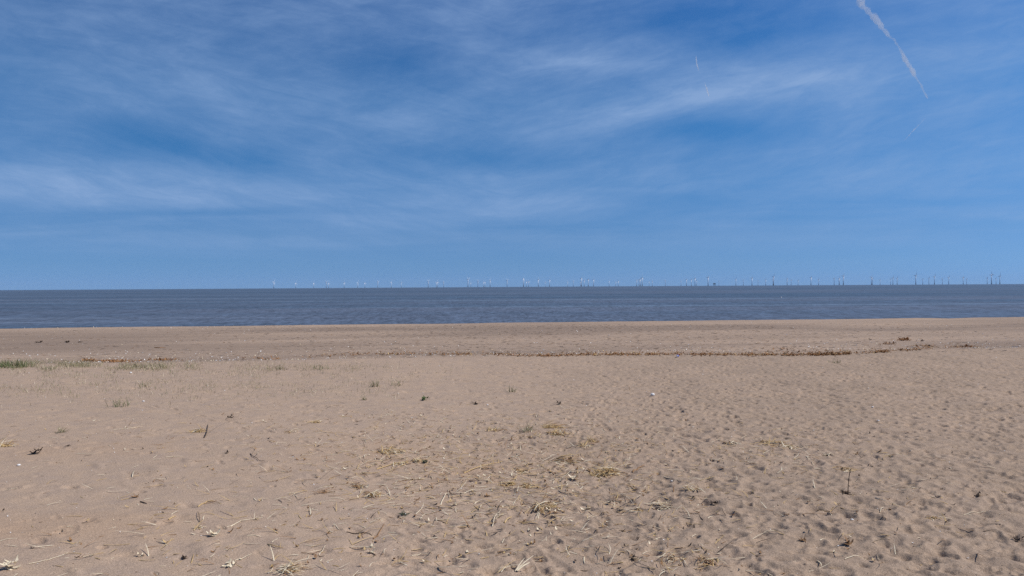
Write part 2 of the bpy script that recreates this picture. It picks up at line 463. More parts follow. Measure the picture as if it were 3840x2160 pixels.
def make_turbine():
    root = bpy.data.objects.new('wind_turbine', None); COL.objects.link(root)
    mb_foundation().build('foundation', STEEL, root)
    mb_tower().build('tower', WHITE, root, True)
    mb_nacelle().build('nacelle', WHITE, root, True)
    hub = mb_hub().build('rotor_hub', WHITE, root, True)
    hub.location = (0, 0, 0)
    bl = mb_blade()
    for k in range(3):
        o = bl.build('blade', WHITE, hub, True) if k == 0 else o.copy()
        if k: COL.objects.link(o); o.parent = hub
        o.location = (5.2, 0, HUB_H + .4)
        o['k'] = k
    return root
def kids(o): return [c for c in COL.objects if c.parent == o]
def copy_tree(o, parent=None):
    c = o.copy(); COL.objects.link(c)
    if parent: c.parent = parent
    for ch in kids(o): copy_tree(ch, c)
    return c
def make_far_turbine(phase):
    """too small in the picture to show its parts: one mesh of the same shape"""
    m = MB()
    for s in (mb_foundation(), mb_tower(), mb_nacelle(), mb_hub()): m.add(s.v, s.f, 1 if s.v[0][2] < 0 else 0)
    bl = mb_blade()
    for k in range(3):
        a = phase + k * 2 * math.pi / 3; c, s = math.cos(a), math.sin(a)
        m.add([(x + 5.2, y * c - z * s, y * s + z * c + HUB_H + .4) for x, y, z in bl.v], bl.f, 0)
    return m.build('wind_turbine', [WHITE, STEEL], None, True)

TURB = [  # tower x, hub y (pixels of the photograph, turned into a place on the sea), blade angle
 (1026.6,1057.7,-30),(1109.2,1060.7,-8),(1176.4,1061.3,0),(1223.3,1058,60),(1231.9,1061,5),(1290.6,1059.6,10),(1341,1060.4,-25),(1368,1060.7,5),
 (1416.5,1057,50),(1467.3,1058,-20),(1504.7,1059.6,35),(1605.5,1054.5,60),(1636.2,1059,-40),(1640.9,1057.3,0),(1663,1058,60),(1754.5,1048,55),
 (1765,1060,5),(1791.7,1054,60),(1813.2,1057.3,20),(1818.8,1058.5,-10),(1837.7,1051,-35),(1901.4,1051.8,58),(1963,1045.6,-15),(1974.3,1057,0),
 (1982,1055.7,30),(2018.4,1049.2,25),(2044.8,1058,35),(2060.5,1050.3,0),(2128.4,1057.3,35),(2149.6,1054.5,58),(2177.5,1057,40),(2180,1043.8,-10),
 (2190.6,1051.8,45),(2206,1048.4,5),(2225.7,1049.2,-10),(2284,1055,0),(2309,1057,30),(2318.4,1054.5,30),(2387.5,1051,-10),(2396.3,1049.5,60),
 (2401,1047.6,15),(2408,1042.5,5),(2434,1056.5,20),(2446,1054,50),(2494.6,1052.6,60),(2553.6,1055,60),(2574.1,1048.4,40),(2592.4,1049,20),
 (2606,1044.5,30),(2612,1052.5,0),(2655,1040,40),(2696,1054,60),(2759.4,1046.8,15),(2787.4,1051,60),(2819.8,1042.6,40),(2842.5,1052,60),
 (2871,1048.8,20),(2898.7,1046.5,30),(2900.7,1037.6,5),(2951.6,1045.4,50),(2966.7,1050.4,60),(2992.8,1051.3,40),(3041,1041,25),(3069.5,1047.3,40),
 (3128,1044.5,60),(3146,1050,40),(3147.4,1043.4,20),(3162.4,1034.8,45),(3268,1038.7,30),(3272,1045.7,60),(3300.3,1049.6,30),(3340,1047.3,20),
 (3348.4,1042.3,25),(3364.3,1043,35),(3433.9,1033,-10),(3460,1048,60),(3483,1044,50),(3504,1037.3,35),(3534,1045.8,55),(3557.5,1040.7,30),
 (3611.7,1041.6,-45),(3624.8,1046.6,60),(3702,1042.7,50),(3718,1030.7,-30),(3735,1045,0),(3749.3,1035.7,-5)]
TURB.sort()
ORD = 'first second third fourth fifth sixth seventh eighth ninth tenth eleventh twelfth thirteenth fourteenth fifteenth sixteenth seventeenth eighteenth nineteenth twentieth'.split()
ORD += ['twenty-' + o for o in ORD[:9]]
PLAT_X = 2679
nleft = sum(1 for t in TURB if t[0] < PLAT_X); ntot = len(TURB)
def where_text(i):
    if i < nleft:
        if i < 26: return ('leftmost of all on the horizon' if i == 0 else ORD[i] + ' from the left end of the wind farm')
        k = nleft - 1 - i; return ('next to the left of the low offshore platform' if k == 0 else ORD[k] + ' to the left of the low offshore platform')
    k = i - nleft; q = ntot - 1 - i
    if k < 17: return ('next to the right of the low offshore platform' if k == 0 else ORD[k] + ' to the right of the low offshore platform')
    return ('rightmost of all on the horizon' if q == 0 else ORD[q] + ' from the right end of the wind farm')
trng = random.Random(5)
proto = None
for i, (px, hy, ph) in enumerate(TURB):
    d = ray(px, hy); t = 6000.0
    for _ in range(40):
        rr2 = (d.x ** 2 + d.y ** 2) * t * t
        t = ((SEA + HUB_H) - rr2 / (2 * R_EARTH) - EYE) / d.z
    x, y = d.x * t, d.y * t; dist = math.hypot(x, y)
    horizon = 1075.5 - (px - 1920) * 0.006
    tall = horizon - hy
    yaw = math.radians(90 - 110 + trng.uniform(-6, 6))      # rotor faces 110 degrees clockwise of the view
    pose = 'with one blade straight up' if abs(ph) <= 10 else ('with two raised blades' if abs(ph) >= 45 else 'with one blade raised aslant')
    shade = 'white' if px < 2240 else ('half-lit' if px < 2650 else 'dark backlit')
    size = 'tall' if tall > 26 else ('middling' if tall > 20.5 else 'small faint')
    label = f'{size} {shade} turbine, {where_text(i)}'
    loc = Vector((x, y, SEA - dist * dist / (2 * R_EARTH)))
    if tall > 20.5:
        if proto is None: proto = make_turbine(); o = proto
        else: o = copy_tree(proto)
        for c1 in kids(o):
            if c1.name.startswith('rotor_hub'):
                for c2 in kids(c1):
                    c2.rotation_euler = (-math.radians(ph) * -1 + c2['k'] * 2 * math.pi / 3, 0, 0)
    else:
        o = make_far_turbine(math.radians(ph))
    o.location = loc; o.rotation_euler = (0, 0, yaw)
    tag(o, label, 'wind turbine', 'wind turbines of the offshore wind farm')
for o in COL.objects:
    if 'k' in o: del o['k']

# offshore platform
d = ray(2679, 1066); t = 6300.0
pl = bpy.data.objects.new('offshore_platform', None); COL.objects.link(pl)
dist = math.hypot(d.x * t, d.y * t)
pl.location = (d.x * t, d.y * t, SEA - dist ** 2 / (2 * R_EARTH))
tag(pl, 'low dark offshore platform on short legs among the wind turbines', 'offshore platform')
m = MB(); m.box((0, 0, 15), (19, 15, 4)); m.box((-1, 0, 19), (15, 12, 4)); m.box((0, 0, 12.6), (22, 17, .8)); m.box((4, 1, 22), (6, 6, 2))
m.build('topside', DECK, pl)
m = MB(); m.tube([(9, 0, 22.2), (9, 0, 22.9)], [6, 6], 8); m.tube([(9, 0, 17), (9, 0, 22.2)], [.6, .6], 6); m.build('helideck', DECK, pl)
for sx in (-1, 1):
    for sy in (-1, 1):
        m = MB(); m.tube([(sx * 8.5, sy * 6.5, -10), (sx * 7, sy * 5.5, 12.3)], [.9, .8], 8); m.build('leg', DECK, pl)
m = MB()
for sy in (-1, 1):
    m.tube([(-8, sy * 6.2, -2), (7.2, sy * 5.6, 10)], [.4, .4], 6); m.tube([(8, sy * 6.2, -2), (-7.2, sy * 5.6, 10)], [.4, .4], 6)
m.build('bracing', DECK, pl)
m = MB(); m.tube([(-7, 3, 21), (-5, 3, 26), (2, 3, 27)], [.4, .35, .25], 6); m.build('crane', DECK, pl)

# ------------------------------------------------------------------ things lying on the sand
def q01(): return rr.random()
def place(o, loc, label, cat, group=None):
    o.location = loc; tag(o, label, cat, group)
    return o

def straw_clump(px, py, w, h, n, label, mats, lean=None, spread=1.0, name='straw_clump', cat='straw clump'):
    p, k = on_sand(px, py); W = w * k; H = h * k
    m = MB(); g = random.Random(int(px * 7 + py))
    for _ in range(int(n * 1.25)):
        az = g.uniform(0, 2 * math.pi) if lean is None else lean + g.gauss(0, .5)
        off = Vector((g.gauss(0, W * .22 * spread), g.gauss(0, W * .22 * spread), 0))
        L = W * g.uniform(.3, .9); el = abs(g.gauss(.0, .26)) * min(1.3, 3.0 * H / W) + .03
        z0 = sand_z(p.x + off.x, p.y + off.y) - p.z + g.uniform(.0, .25) * H * .5
        mi = 0 if g.random() < .55 else (1 if g.random() < .6 else 2)
        m.blade((off.x - math.cos(az) * L * .3, off.y - math.sin(az) * L * .3, z0 + .003), az, el, L, max(.003, 1.1 * k) * g.choice((.7, .9, 1.1, 1.3, 2.3)), g.uniform(.2, 1.1), mi, 5, g.gauss(0, .7))
    for _ in range(n // 3):
        m.flake((g.gauss(0, W * .2), g.gauss(0, W * .2), .004), W * g.uniform(.05, .12), W * .03, 2 if g.random() < .6 else 0, g.uniform(.2, .8), g.uniform(0, 6.3))
    return place(m.build(name, mats), p, label, cat, 'clumps of dry straw on the sand')

def stem(pts, label, mat, r=.9, lift=0.0, name='loose_straw', cat='dry straw', group='loose dry straws on the sand', branches=0):
    ps = []
    for (px, py) in pts:
        p, k = on_sand(px, py); ps.append(p)
    kk = k
    # smooth the polyline
    out = []
    for i in range(len(ps) - 1):
        for q in range(5):
            f = q / 5; out.append(ps[i].lerp(ps[i + 1], f))
    out.append(ps[-1]); n = len(out)
    base = ps[0]
    g = random.Random(int(pts[0][0] * 3 + pts[0][1]))
    loc = []
    for i, q in enumerate(out):
        f = i / (n - 1); z = sand_z(q.x, q.y) + .004 + lift * kk * math.sin(math.pi * min(1, f * 1.0)) + g.uniform(0, .002)
        loc.append(Vector((q.x, q.y, z)) - base)
    m = MB(); m.tube(loc, [max(.0025, 1.35 * r * kk) * (1 - .6 * i / (n - 1)) for i in range(n)], 5)
    for b_ in range(branches):
        i = g.randrange(1, n - 1); az = g.uniform(0, 6.28)
        m.blade(loc[i], az, g.uniform(.1, .6), (loc[-1] - loc[0]).length * g.uniform(.2, .4), max(.0015, r * .6 * kk), .4)
    return place(m.build(name, mat), base, label, cat, group)

def scrap(px, py, w, label, mat, n=4, name='leaf_scrap', cat='leaf scrap', up=.4):
    p, k = on_sand(px, py); W = w * k; m = MB(); g = random.Random(int(px * 5 + py))
    for i in range(n):
        m.flake((g.gauss(0, W * .18), g.gauss(0, W * .18), .004 + W * .08 * g.random() * i * up), W * g.uniform(.22, .42), W * g.uniform(.08, .16), 0, g.uniform(.2, .9), g.uniform(0, 6.3), g.uniform(-.4, .6) * up)
    m.blade((-W * .4, 0, .004), g.uniform(-.5, .5), .15, W * .9, .06 * W / 2, .2)
    return place(m.build(name, mat), p, label, cat, 'leaf scraps lying on the sand')

def tuft(px, py, w, h, n, label, mats, name='grass_tuft', group='tufts of grass on the sand'):
    p, k = on_sand(px, py); W = w * k; H = h * k; m = MB(); g = random.Random(int(px * 3 + py))
    for _ in range(n):
        ox, oy = g.gauss(0, W * .2), g.gauss(0, W * .16)
        m.blade((ox, oy, sand_z(p.x + ox, p.y + oy) - p.z - .005), g.uniform(0, 6.28), g.uniform(.6, 1.5), H * g.uniform(.6, 1.25), max(.0025, .8 * k), g.uniform(.1, 1.0), 0 if g.random() < .7 else 1, 4)
    return place(m.build(name, mats), p, label, 'grass tuft', group)

def twiggy(px, py, w, h, n, label, mat, name='dry_plant', cat='dry plant'):
    p, k = on_sand(px, py); W = w * k; H = h * k; m = MB(); g = random.Random(int(px + py * 3))
    for _ in range(n):
        az = g.uniform(0, 6.28); L = W * g.uniform(.3, .6); el = g.uniform(.02, .5)
        b0 = Vector((g.gauss(0, W * .08), g.gauss(0, W * .08), .003))
        pts = [b0]; a = az
        for s in range(5):
            a += g.gauss(0, .35); pts.append(pts[-1] + Vector((math.cos(a) * L / 5, math.sin(a) * L / 5, math.sin(el) * L / 5 * (1 - s * .25))))
        m.tube(pts, [max(.0025, 1.0 * k) * (1 - .12 * s) for s in range(6)], 4)
        for s in (2, 4):
            m.blade(pts[s], a + g.choice((-1, 1)) * g.uniform(.5, 1.1), g.uniform(0, .5), L * .35, max(.002, .7 * k), .3)
    return place(m.build(name, mat), p, label, cat)

SM = [STRAW, PALE, BROWN]; SB = [STRAW, BROWN, PALE]; SD = [BROWN, STRAW, PALE]; SP = [PALE, STRAW, BROWN]
straw_clump(14, 1673, 80, 45, 40, 'ragged straw clump cut by the left edge of the view', SM)
straw_clump(740, 1620, 60, 34, 30, 'small golden straw clump beside a dark curved stalk', SM)
straw_clump(1091, 2140, 120, 55, 44, 'thick yellow straw clump, left one of two by the bottom edge', SP, .2)
straw_clump(1852, 1612, 50, 26, 26, 'ring-shaped brown straw clump left of the flattest heap', SB)
straw_clump(2077, 1606, 90, 24, 44, 'flat dark-gold straw heap, farthest of the central heaps', SB, 0)
straw_clump(2090, 1627, 80, 26, 36, 'loose brown straw heap just in front of the farthest heap', SM)
straw_clump(2219, 1654, 44, 22, 24, 'compact brown straw bunch right of the two far heaps', SB)
straw_clump(2195, 1673, 60, 20, 22, 'thin scatter-edged straw bunch below a compact brown bunch', SB)
straw_clump(1466, 1695, 100, 34, 34, 'wide thin straw clump, leftmost of the central straw patch', SM)
straw_clump(1566, 1728, 52, 48, 32, 'upstanding golden straw clump beside a tiny green sprig', SM)
straw_clump(1505, 1738, 60, 16, 20, 'low brown straw clump left of the upstanding golden one', SB)
straw_clump(2114, 1737, 90, 30, 34, 'brown straight-stalked straw bundle left of the biggest heap', SD, -.3)
straw_clump(2274, 1776, 125, 52, 80, 'biggest tangled straw heap, right of centre', SM)
straw_clump(1951, 1772, 46, 34, 20, 'bent golden straw bunch in the middle of the straw patch', SM)
straw_clump(1906, 1822, 66, 34, 24, 'brown straw clump with spread ends near the patch middle', SB)
straw_clump(1402, 1858, 70, 50, 40, 'tousled straw clump with a long stalk, left of the hooked straw', SD)
straw_clump(1344, 1826, 50, 22, 24, 'small brown straw clump behind the tousled one', SD)
straw_clump(1985, 1826, 50, 20, 16, 'sparse brown straw clump between two spread clumps', SB)
straw_clump(2885, 1662, 90, 18, 30, 'flattest straw strip among the footprints on the right', SM, 0)
straw_clump(2960, 1678, 70, 18, 20, 'pale straw strip beside the flattest one on the right', SP)
straw_clump(2745, 1665, 60, 16, 16, 'thin straw wisp at the left of the right-hand strips', SP)
straw_clump(3106, 1706, 40, 14, 14, 'small straw wisp behind the upright twig', SP)
straw_clump(2590, 1836, 70, 44, 32, 'pale twiggy straw clump beside a dark forked root', SP)
straw_clump(2490, 1904, 80, 60, 26, 'sparse straw clump of long crossed stalks by forked root', SP)
straw_clump(2041, 1906, 150, 60, 40, 'widest brown straw clump, lower middle of the sand', SD)
straw_clump(2654, 2122, 90, 44, 40, 'brown frizzy straw clump near the bottom, right of centre', SD)
straw_clump(2520, 2096, 70, 40, 24, 'pale sprawling straw clump left of the frizzy one', SP)
straw_clump(747, 1980, 34, 22, 16, 'tiny straw clump under a thin upright stalk', SP)
straw_clump(3494, 1944, 44, 18, 18, 'small brown straw clump right of the upright twig', SB)
straw_clump(2470, 1618, 34, 14, 10, 'smallest straw wisp among far footprints', SP)
straw_clump(1185, 1585, 44, 22, 18, 'small far straw clump left of the straw patch', SM)
straw_clump(1090, 1620, 60, 20, 8, 'thin bundle of long pale straws left of straw patch', SP, .4)
straw_clump(3340, 1712, 50, 16, 12, 'faint straw wisp right of the upright twig', SP)

# bundle of stout stalks at the bottom centre
p, k = on_sand(1940, 2145); m = MB()
for (x0, y0, x1, y1, hgt, r, mi) in [(-8, 6, 62, -44, 60, 1.6, 1), (-8, 8, 28, -35, 50, 1.3, 1), (-2, 4, 46, -18, 30, 3.4, 1), (2, 2, 40, -14, 26, 2.6, 0), (-60, 14, -30, -16, 16, 1.2, 1),
                                    (-70, 2, -22, -6, 8, 1.1, 1), (-74, 22, -4, -30, 24, 1.0, 0), (-72, -20, 26, -14, 14, .8, 1), (48, -20, 62, 8, 10, .9, 1), (20, 10, 60, -4, 4, .8, 2)]:
    a = Vector((x0 * k, -y0 * k * 1.0, .012)); rise = max(4, -y1 + 8) * k; b_ = Vector((x1 * k, 1.45 * rise, .5 * rise + .02)); r *= 1.5
    mid_ = a.lerp(b_, .5) + Vector((0, 0, 4 * k)); m.tube([a + Vector((0, 0, .004)), mid_, b_], [r * k, r * k * .95, r * k * .45], 5, mi, .6)
place(m.build('straw_clump', SM), p, 'bundle of stout pale stalks standing from a hollow, bottom centre', 'straw clump', 'clumps of dry straw on the sand')

# long single stems
stem([(425, 1612), (475, 1608), (535, 1600)], 'long pale stem lying level among the left-hand litter', PALE, .9)
stem([(108, 2116), (184, 2100), (230, 2085), (256, 2072)], 'longest pale stem, near the bottom left corner', PALE, 1.3)
stem([(496, 1790), (503, 1766)], 'short white straw standing aslant, left of centre', PALE, 1.2, 6)
stem([(575, 1808), (582, 1802), (615, 1809)], 'bent brown stem like a shallow hook, left of centre', BROWN, 1.2, 5)
stem([(742, 1902), (775, 1885), (800, 1878)], 'thick tan straw slanting up to the right, left half', STRAW, 1.8, 3)
stem([(864, 1976), (905, 1955), (985, 1942)], 'ragged long straw with leafy base, lower left half', PALE, 1.4, 2, branches=4)
stem([(1004, 2042), (1035, 2054), (1062, 2056)], 'yellow bent straw above the thick yellow clump', STRAW, 1.6, 4, branches=2)
stem([(1196, 2083), (1222, 2046)], 'thin pale straw leaning right beside the left half bottom', PALE, 1.1, 8)
stem([(880, 2104), (912, 2096), (944, 2078)], 'pale straw with a dark scrap at its end, lower left', PALE, 1.3, 2)
stem([(1300, 1996), (1345, 2002), (1395, 2010)], 'pair-thick dark stick lying level, bottom left of centre', DARK, 1.8, 1, name='driftwood_stick', cat='stick')
stem([(1400, 2022), (1425, 1996), (1441, 1966)], 'two-coloured brown stick pointing up to the right', BROWN, 2.0, 3, name='driftwood_stick', cat='stick')
stem([(1544, 2086), (1580, 2081), (1618, 2083)], 'white arched straw left of the bottom centre bundle', PALE, 1.2, 5)
stem([(1468, 2120), (1500, 2100), (1542, 2090)], 'thin brown straw reaching to the white arched one', STRAW, .7, 1)
stem([(1652, 1896), (1672, 1856), (1682, 1855), (1686, 1868)], 'hook-bent pale straw beside the straw patch', PALE, 1.4, 6)
stem([(1846, 1976), (1858, 1940), (1879, 1910)], 'long pale reed slanting upward, lower middle', PALE, 1.3, 6)
stem([(1892, 1962), (1918, 1936)], 'broad golden reed right of the long pale one', STRAW, 2.2, 6)
stem([(1412, 1760), (1478, 1742), (1535, 1730)], 'long golden straw on the left of the straw patch', STRAW, 1.5, 3, branches=2)
stem([(1740, 1775), (1800, 1755), (1885, 1730)], 'longest golden straw crossing the middle of the patch', STRAW, 1.6, 5, branches=3)
stem([(1912, 1716), (1940, 1722), (1970, 1733)], 'white-topped straw ending right of the longest golden one', PALE, 1.5, 5)
stem([(1738, 1852), (1770, 1842), (1812, 1837)], 'pale straw slanting gently in front of the patch', PALE, 1.2, 4)
stem([(2372, 1772), (2395, 1756), (2416, 1744)], 'orange-brown stick slanting right of the biggest heap', BROWN, 2.2, 2, name='driftwood_stick', cat='stick')
stem([(3168, 2098), (3200, 2088), (3250, 2098), (3298, 2104), (3290, 2085)], 'long curved root lying on the lower right sand', PALE, 1.2, 3, name='curved_root', cat='root', branches=1)
stem([(3282, 1868), (3310, 1878), (3340, 1892)], 'pale straw right of the upright twig base', PALE, 1.3, 2)
stem([(3066, 1916), (3112, 1924), (3122, 1906)], 'elbow-bent straw below the upright twig', STRAW, 1.6, 4)
stem([(3300, 1926), (3314, 1903)], 'short pale straw leaning right of the elbow-bent one', PALE, 1.3, 6)
stem([(2555, 2100), (2582, 2126)], 'thick white straw pointing down at bottom, right of centre', PALE, 1.6, 4)
stem([(3614, 1932), (3680, 1924), (3712, 1916)], 'faint pale straw among footprints at the right', PALE, .9, 2)
stem([(1130, 2074), (1180, 2082), (1205, 2090)], 'thin grey stem near the thick yellow clump', BROWN, .9, 2)
stem([(552, 2055), (600, 2048)], 'thin brown stem level on the lower left sand', BROWN, 1.0, 2)
stem([(632, 1950), (660, 1936)], 'short tan twig piece slanting, lower left half', STRAW, 2.0, 1, name='driftwood_stick', cat='stick')
stem([(527, 1883), (550, 1890)], 'short dark stick with a pale end, left half', DARK, 2.0, 1, name='driftwood_stick', cat='stick')
stem([(938, 1702), (945, 1712), (965, 1722), (970, 1732), (995, 1730)], 'wriggling thin dark twig, left half of the sand', DARK, 1.0, 3, name='driftwood_stick', cat='twig', branches=1)
stem([(765, 1643), (775, 1628), (780, 1592)], 'dark curved stalk standing beside the small golden clump', DARK, 1.5, 4, branches=1)
stem([(285, 1703), (360, 1703)], 'level thin straw half white, far left', PALE, .9, 1)
stem([(622, 1716), (686, 1712)], 'level white straw left of centre, in line with far-left straw', PALE, 1.1, 1)
# dark scraps and leaves
scrap(134, 1702, 44, 'black leafy scrap near the left edge, darkest of its size', DARK, 6, up=.8)
scrap(257, 1674, 20, 'dark reddish scrap above a pinkish patch of sand, far left', DARK, 3)
scrap(867, 1567, 24, 'beetle-like dark scrap alone on smooth sand, left half', DARK, 5, up=.9)
scrap(853, 1699, 22, 'pair of dark curled scraps left of the wriggling twig', DARK, 3)
scrap(509, 1867, 28, 'pale reddish dry leaf scrap, lower left half', BROWN, 5)
scrap(808, 2008, 46, 'pale crumpled leaves under the thin upright stalk', PALE, 6, up=.8)
scrap(527, 2087, 32, 'folded pale leaf with a dark underside, lower left', PALE, 3, up=1.0)
scrap(690, 2095, 30, 'black crumpled scrap at the lower left middle', DARK, 5, up=.8)
scrap(866, 2122, 54, 'cream dry leaf with brown end, bottom left half', PALE, 5, up=.8)
scrap(40, 2135, 70, 'large cream leaf heap in the bottom left corner', PALE, 9, up=.9)
scrap(1034, 1990, 22, 'small brown upturned leaf, left of the tousled clump row', BROWN, 3, up=1.0)
scrap(1398, 2050, 26, 'upturned cream leaf above another cream leaf, lower middle', PALE, 3, up=1.2)
scrap(1393, 2078, 34, 'flat cream leaf below the upturned one', PALE, 4)
scrap(1600, 2020, 16, 'small black scrap left of a hollow, lower middle', DARK, 3)
scrap(1789, 1516, 30, 'dark flat scrap on the far sand near centre', DARK, 5)
scrap(2095, 1516, 22, 'black spiky scrap standing up right of centre', DARK, 5, up=1.6)
scrap(2150, 1795, 44, 'cream crumpled leaves left of the biggest heap', PALE, 6, up=.8)
scrap(2390, 2022, 18, 'black scrap in a hollow, lower right of centre', DARK, 4, up=.8)
scrap(2376, 2098, 36, 'black torn scrap in a round pit near the bottom', DARK, 6, up=.6)
scrap(2674, 1892, 30, 'black root scrap under the sandy hump', DARK, 6, up=.8)
scrap(3176, 2043, 44, 'large curled brown leaf, lower right sand', BROWN, 7, up=1.1)
scrap(3670, 1860, 34, 'black scrap among footprints toward the right edge', DARK, 5, up=.8)
scrap(3815, 2030, 46, 'black torn scrap by the right edge', DARK, 6, up=.6)
scrap(2950, 1932, 20, 'small brown scrap left of the elbow-bent straw', BROWN, 4)
scrap(3010, 2030, 30, 'brown curled scrap left of the large curled leaf', BROWN, 5)
scrap(2085, 1895, 26, 'cream dry leaf over the widest brown clump', PALE, 4)
scrap(1706, 1895, 28, 'cream torn leaf below the hook-bent straw', PALE, 4)
# live green things
tuft(60, 1378, 130, 34, 120, 'greenest dense grass tuft at the far left edge', [GREEN, OLIVE])
tuft(15, 1376, 70, 24, 50, 'short dense grass tuft cut by the left edge', [GREEN, OLIVE])
tuft(451, 1524, 110, 34, 34, 'spreading sparse grass tuft on the left sand', [OLIVE, GREEN])
tuft(231, 1622, 36, 28, 26, 'small fan-shaped grass tuft at left', [OLIVE, GREEN])
tuft(540, 1452, 60, 30, 13, 'grass tuft behind the spreading one', [OLIVE, GREEN])
tuft(1978, 1616, 60, 40, 28, 'thin grey-green grass tuft among the far straw heaps', [OLIVE, GREEN])
tuft(1486, 1448, 70, 34, 14, 'pale green grass tuft left of the two green leaves', [OLIVE, GREEN])
tuft(1405, 1450, 50, 34, 24, 'thin grass tuft left of the pale green one', [OLIVE, GREEN])
tuft(1920, 1470, 50, 26, 18, 'faint grass tuft near centre on far sand', [OLIVE, GREEN])
tuft(3130, 1362, 50, 16, 18, 'small grey-green grass tuft in front of brown weed line', [OLIVE, GREEN])
tuft(1368, 1500, 24, 24, 16, 'narrow grass tuft left of the bright green leaves', [OLIVE, GREEN])
tuft(1210, 1384, 90, 20, 22, 'right-hand end tuft of the grass band', [OLIVE, GREEN])
tuft(1050, 1386, 110, 20, 30, 'green tuft near right end of the grass band', [OLIVE, GREEN])
twiggy(1222, 1846, 90, 50, 12, 'brown dry plant with many branching twigs, left of centre', BROWN)
twiggy(1516, 1932, 60, 26, 12, 'dark green dry plant lying flat below the straw patch', DGREEN)
twiggy(2600, 1862, 50, 20, 6, 'dark forked root lying by the sandy hump', DARK, 'forked_root', 'root')
scrap(1592, 1501, 34, 'bright green leaves lying on the far sand', GREEN, 9, 'green_sprig', 'green sprig', .5)
scrap(1596, 1734, 20, 'tiny dark green sprig in the straw patch', DGREEN, 8, 'green_sprig', 'green sprig', .7)
stem([(749, 1958), (746, 1940), (740, 1922)], 'thin upright forked stalk over the tiny straw clump', DARK, .9, 8, branches=2)

# the upright twig, its root tangle and the straw behind it
p, k = on_sand(3180, 1853)
tw = bpy.data.objects.new('upright_twig', None); COL.objects.link(tw); tw.location = p
tag(tw, 'single dark twig standing upright in the sand beside a root tangle', 'twig')
m = MB(); H = 98 * k
m.tube([(0, 0, -.03), (.3 * k, 0, H * .2), (2.2 * k, 0, H * .5), (6 * k, 0, H * .8), (12 * k, 0, H)], [1.9 * k, 1.5 * k, 1.3 * k, 1.3 * k, .9 * k], 7)
m.build('stem', DARK, tw, True)
m = MB()
for z, s in ((H * .82, 1), (H * .3, -1), (H * .9, -1)): m.tube([(7 * k, 0, z), (7 * k + s * 3 * k, -.5 * k, z + 2 * k), (7 * k + s * 6 * k, 0, z + 5 * k)], [1.3 * k, 1.0 * k, .4 * k], 5)
m.build('bud', DARK, tw)
p, k = on_sand(3166, 1856); m = MB(); g = random.Random(2)
for i in range(46):
    az = g.uniform(0, 6.28); m.blade((g.gauss(0, 8 * k), g.gauss(0, 10 * k), g.uniform(0, 12) * k), az, g.uniform(.1, 1.0), g.uniform(10, 30) * k, 1.5 * k, g.uniform(.8, 2.2), g.choice((0, 0, 0, 1)), 4, g.gauss(0, 1.2))
place(m.build('root_tangle', [DARK, BROWN]), p, 'dark knotted root tangle at the foot of the upright twig', 'roots')
straw_clump(3165, 1759, 84, 14, 26, 'straw heap directly behind the upright twig', [STRAW, PALE, BROWN], 0)

# shells, ball, plastic
def lump(px, py, w, h, label, mat, name, cat, group=None, flat=.6):
    p, k = on_sand(px, py); W = w * k / 2; m = MB(); vs = []; fs = []; g = random.Random(int(px)); nu, nv = 10, 6
    for i in range(nv + 1):
        ph = math.pi * i / nv
        for j in range(nu):
            th = 2 * math.pi * j / nu; r_ = 1 + .12 * math.sin(3 * th + px) * math.sin(ph)
            vs.append((W * r_ * math.sin(ph) * math.cos(th), W * .8 * r_ * math.sin(ph) * math.sin(th), h * k / 2 * (1 + math.cos(ph)) - .003))
    for i in range(nv):
        for j in range(nu): fs.append((i * nu + j, (i + 1) * nu + j, (i + 1) * nu + (j + 1) % nu, i * nu + (j + 1) % nu))
    m.add(vs, fs); return place(m.build(name, mat, None, True), p, label, cat, group)
lump(2447, 1485, 16, 12, 'largest bright white shell alone on the right-hand sand', SHELL, 'seashell', 'shell', 'white shells on the sand')
lump(2519, 1806, 9, 6, 'white shell near the long crossed stalks', SHELL, 'seashell', 'shell', 'white shells on the sand')
lump(3272, 1529, 9, 5, 'far white shell among footprints, farther of a pair', SHELL, 'seashell', 'shell', 'white shells on the sand')
lump(3294, 1579, 8, 5, 'white shell among footprints, nearer of a pair', SHELL, 'seashell', 'shell', 'white shells on the sand')
lump(538, 1507, 9, 6, 'white shell beside the spreading grass tuft', SHELL, 'seashell', 'shell', 'white shells on the sand')
lump(3195, 1950, 12, 6, 'cream shell below the elbow-bent straw', SHELL, 'seashell', 'shell', 'white shells on the sand')
lump(1828, 1520, 7, 5, 'small white shell right of a dark flat scrap', SHELL, 'seashell', 'shell', 'white shells on the sand')
lump(490, 1400, 8, 6, 'far white shell on the grassy sand at left', SHELL, 'seashell', 'shell', 'white shells on the sand')
lump(70, 1747, 14, 8, 'pale broken shell near the left edge', SHELL, 'seashell', 'shell', 'white shells on the sand')

m_, nt, nd, lk = new_mat('ball_stripes')
tc = nd.new('ShaderNodeTexCoord'); sx = nd.new('ShaderNodeSeparateXYZ'); lk.new(mapping(nt, tc.outputs['Object'], rot=(.5, .7, .4)), sx.inputs[0])
an = math_node(nt, 'ARCTAN2', sx.outputs[1], sx.outputs[0]); fr = math_node(nt, 'FRACT', math_node(nt, 'MULTIPLY', an, .4775))
b = N(nt, 'ShaderNodeBsdfPrincipled', Roughness=.3)
lk.new(mixc(nt, math_node(nt, 'GREATER_THAN', fr, .66), (.85, .85, .88), (.05, .08, .45)), b.inputs['Base Color'])
out = nd.new('ShaderNodeOutputMaterial'); lk.new(b.outputs[0], out.inputs[0])
lump(2541, 1339, 11, 10, 'small blue and white ball by the brown weed line', m_, 'ball', 'ball')
p, k = on_sand(3030, 1304); m = MB(); m.tube([(0, 0, .03), (9 * k, .1, .06), (17 * k, .3, .04)], [1.0 * k, 1.1 * k, .8 * k], 6)
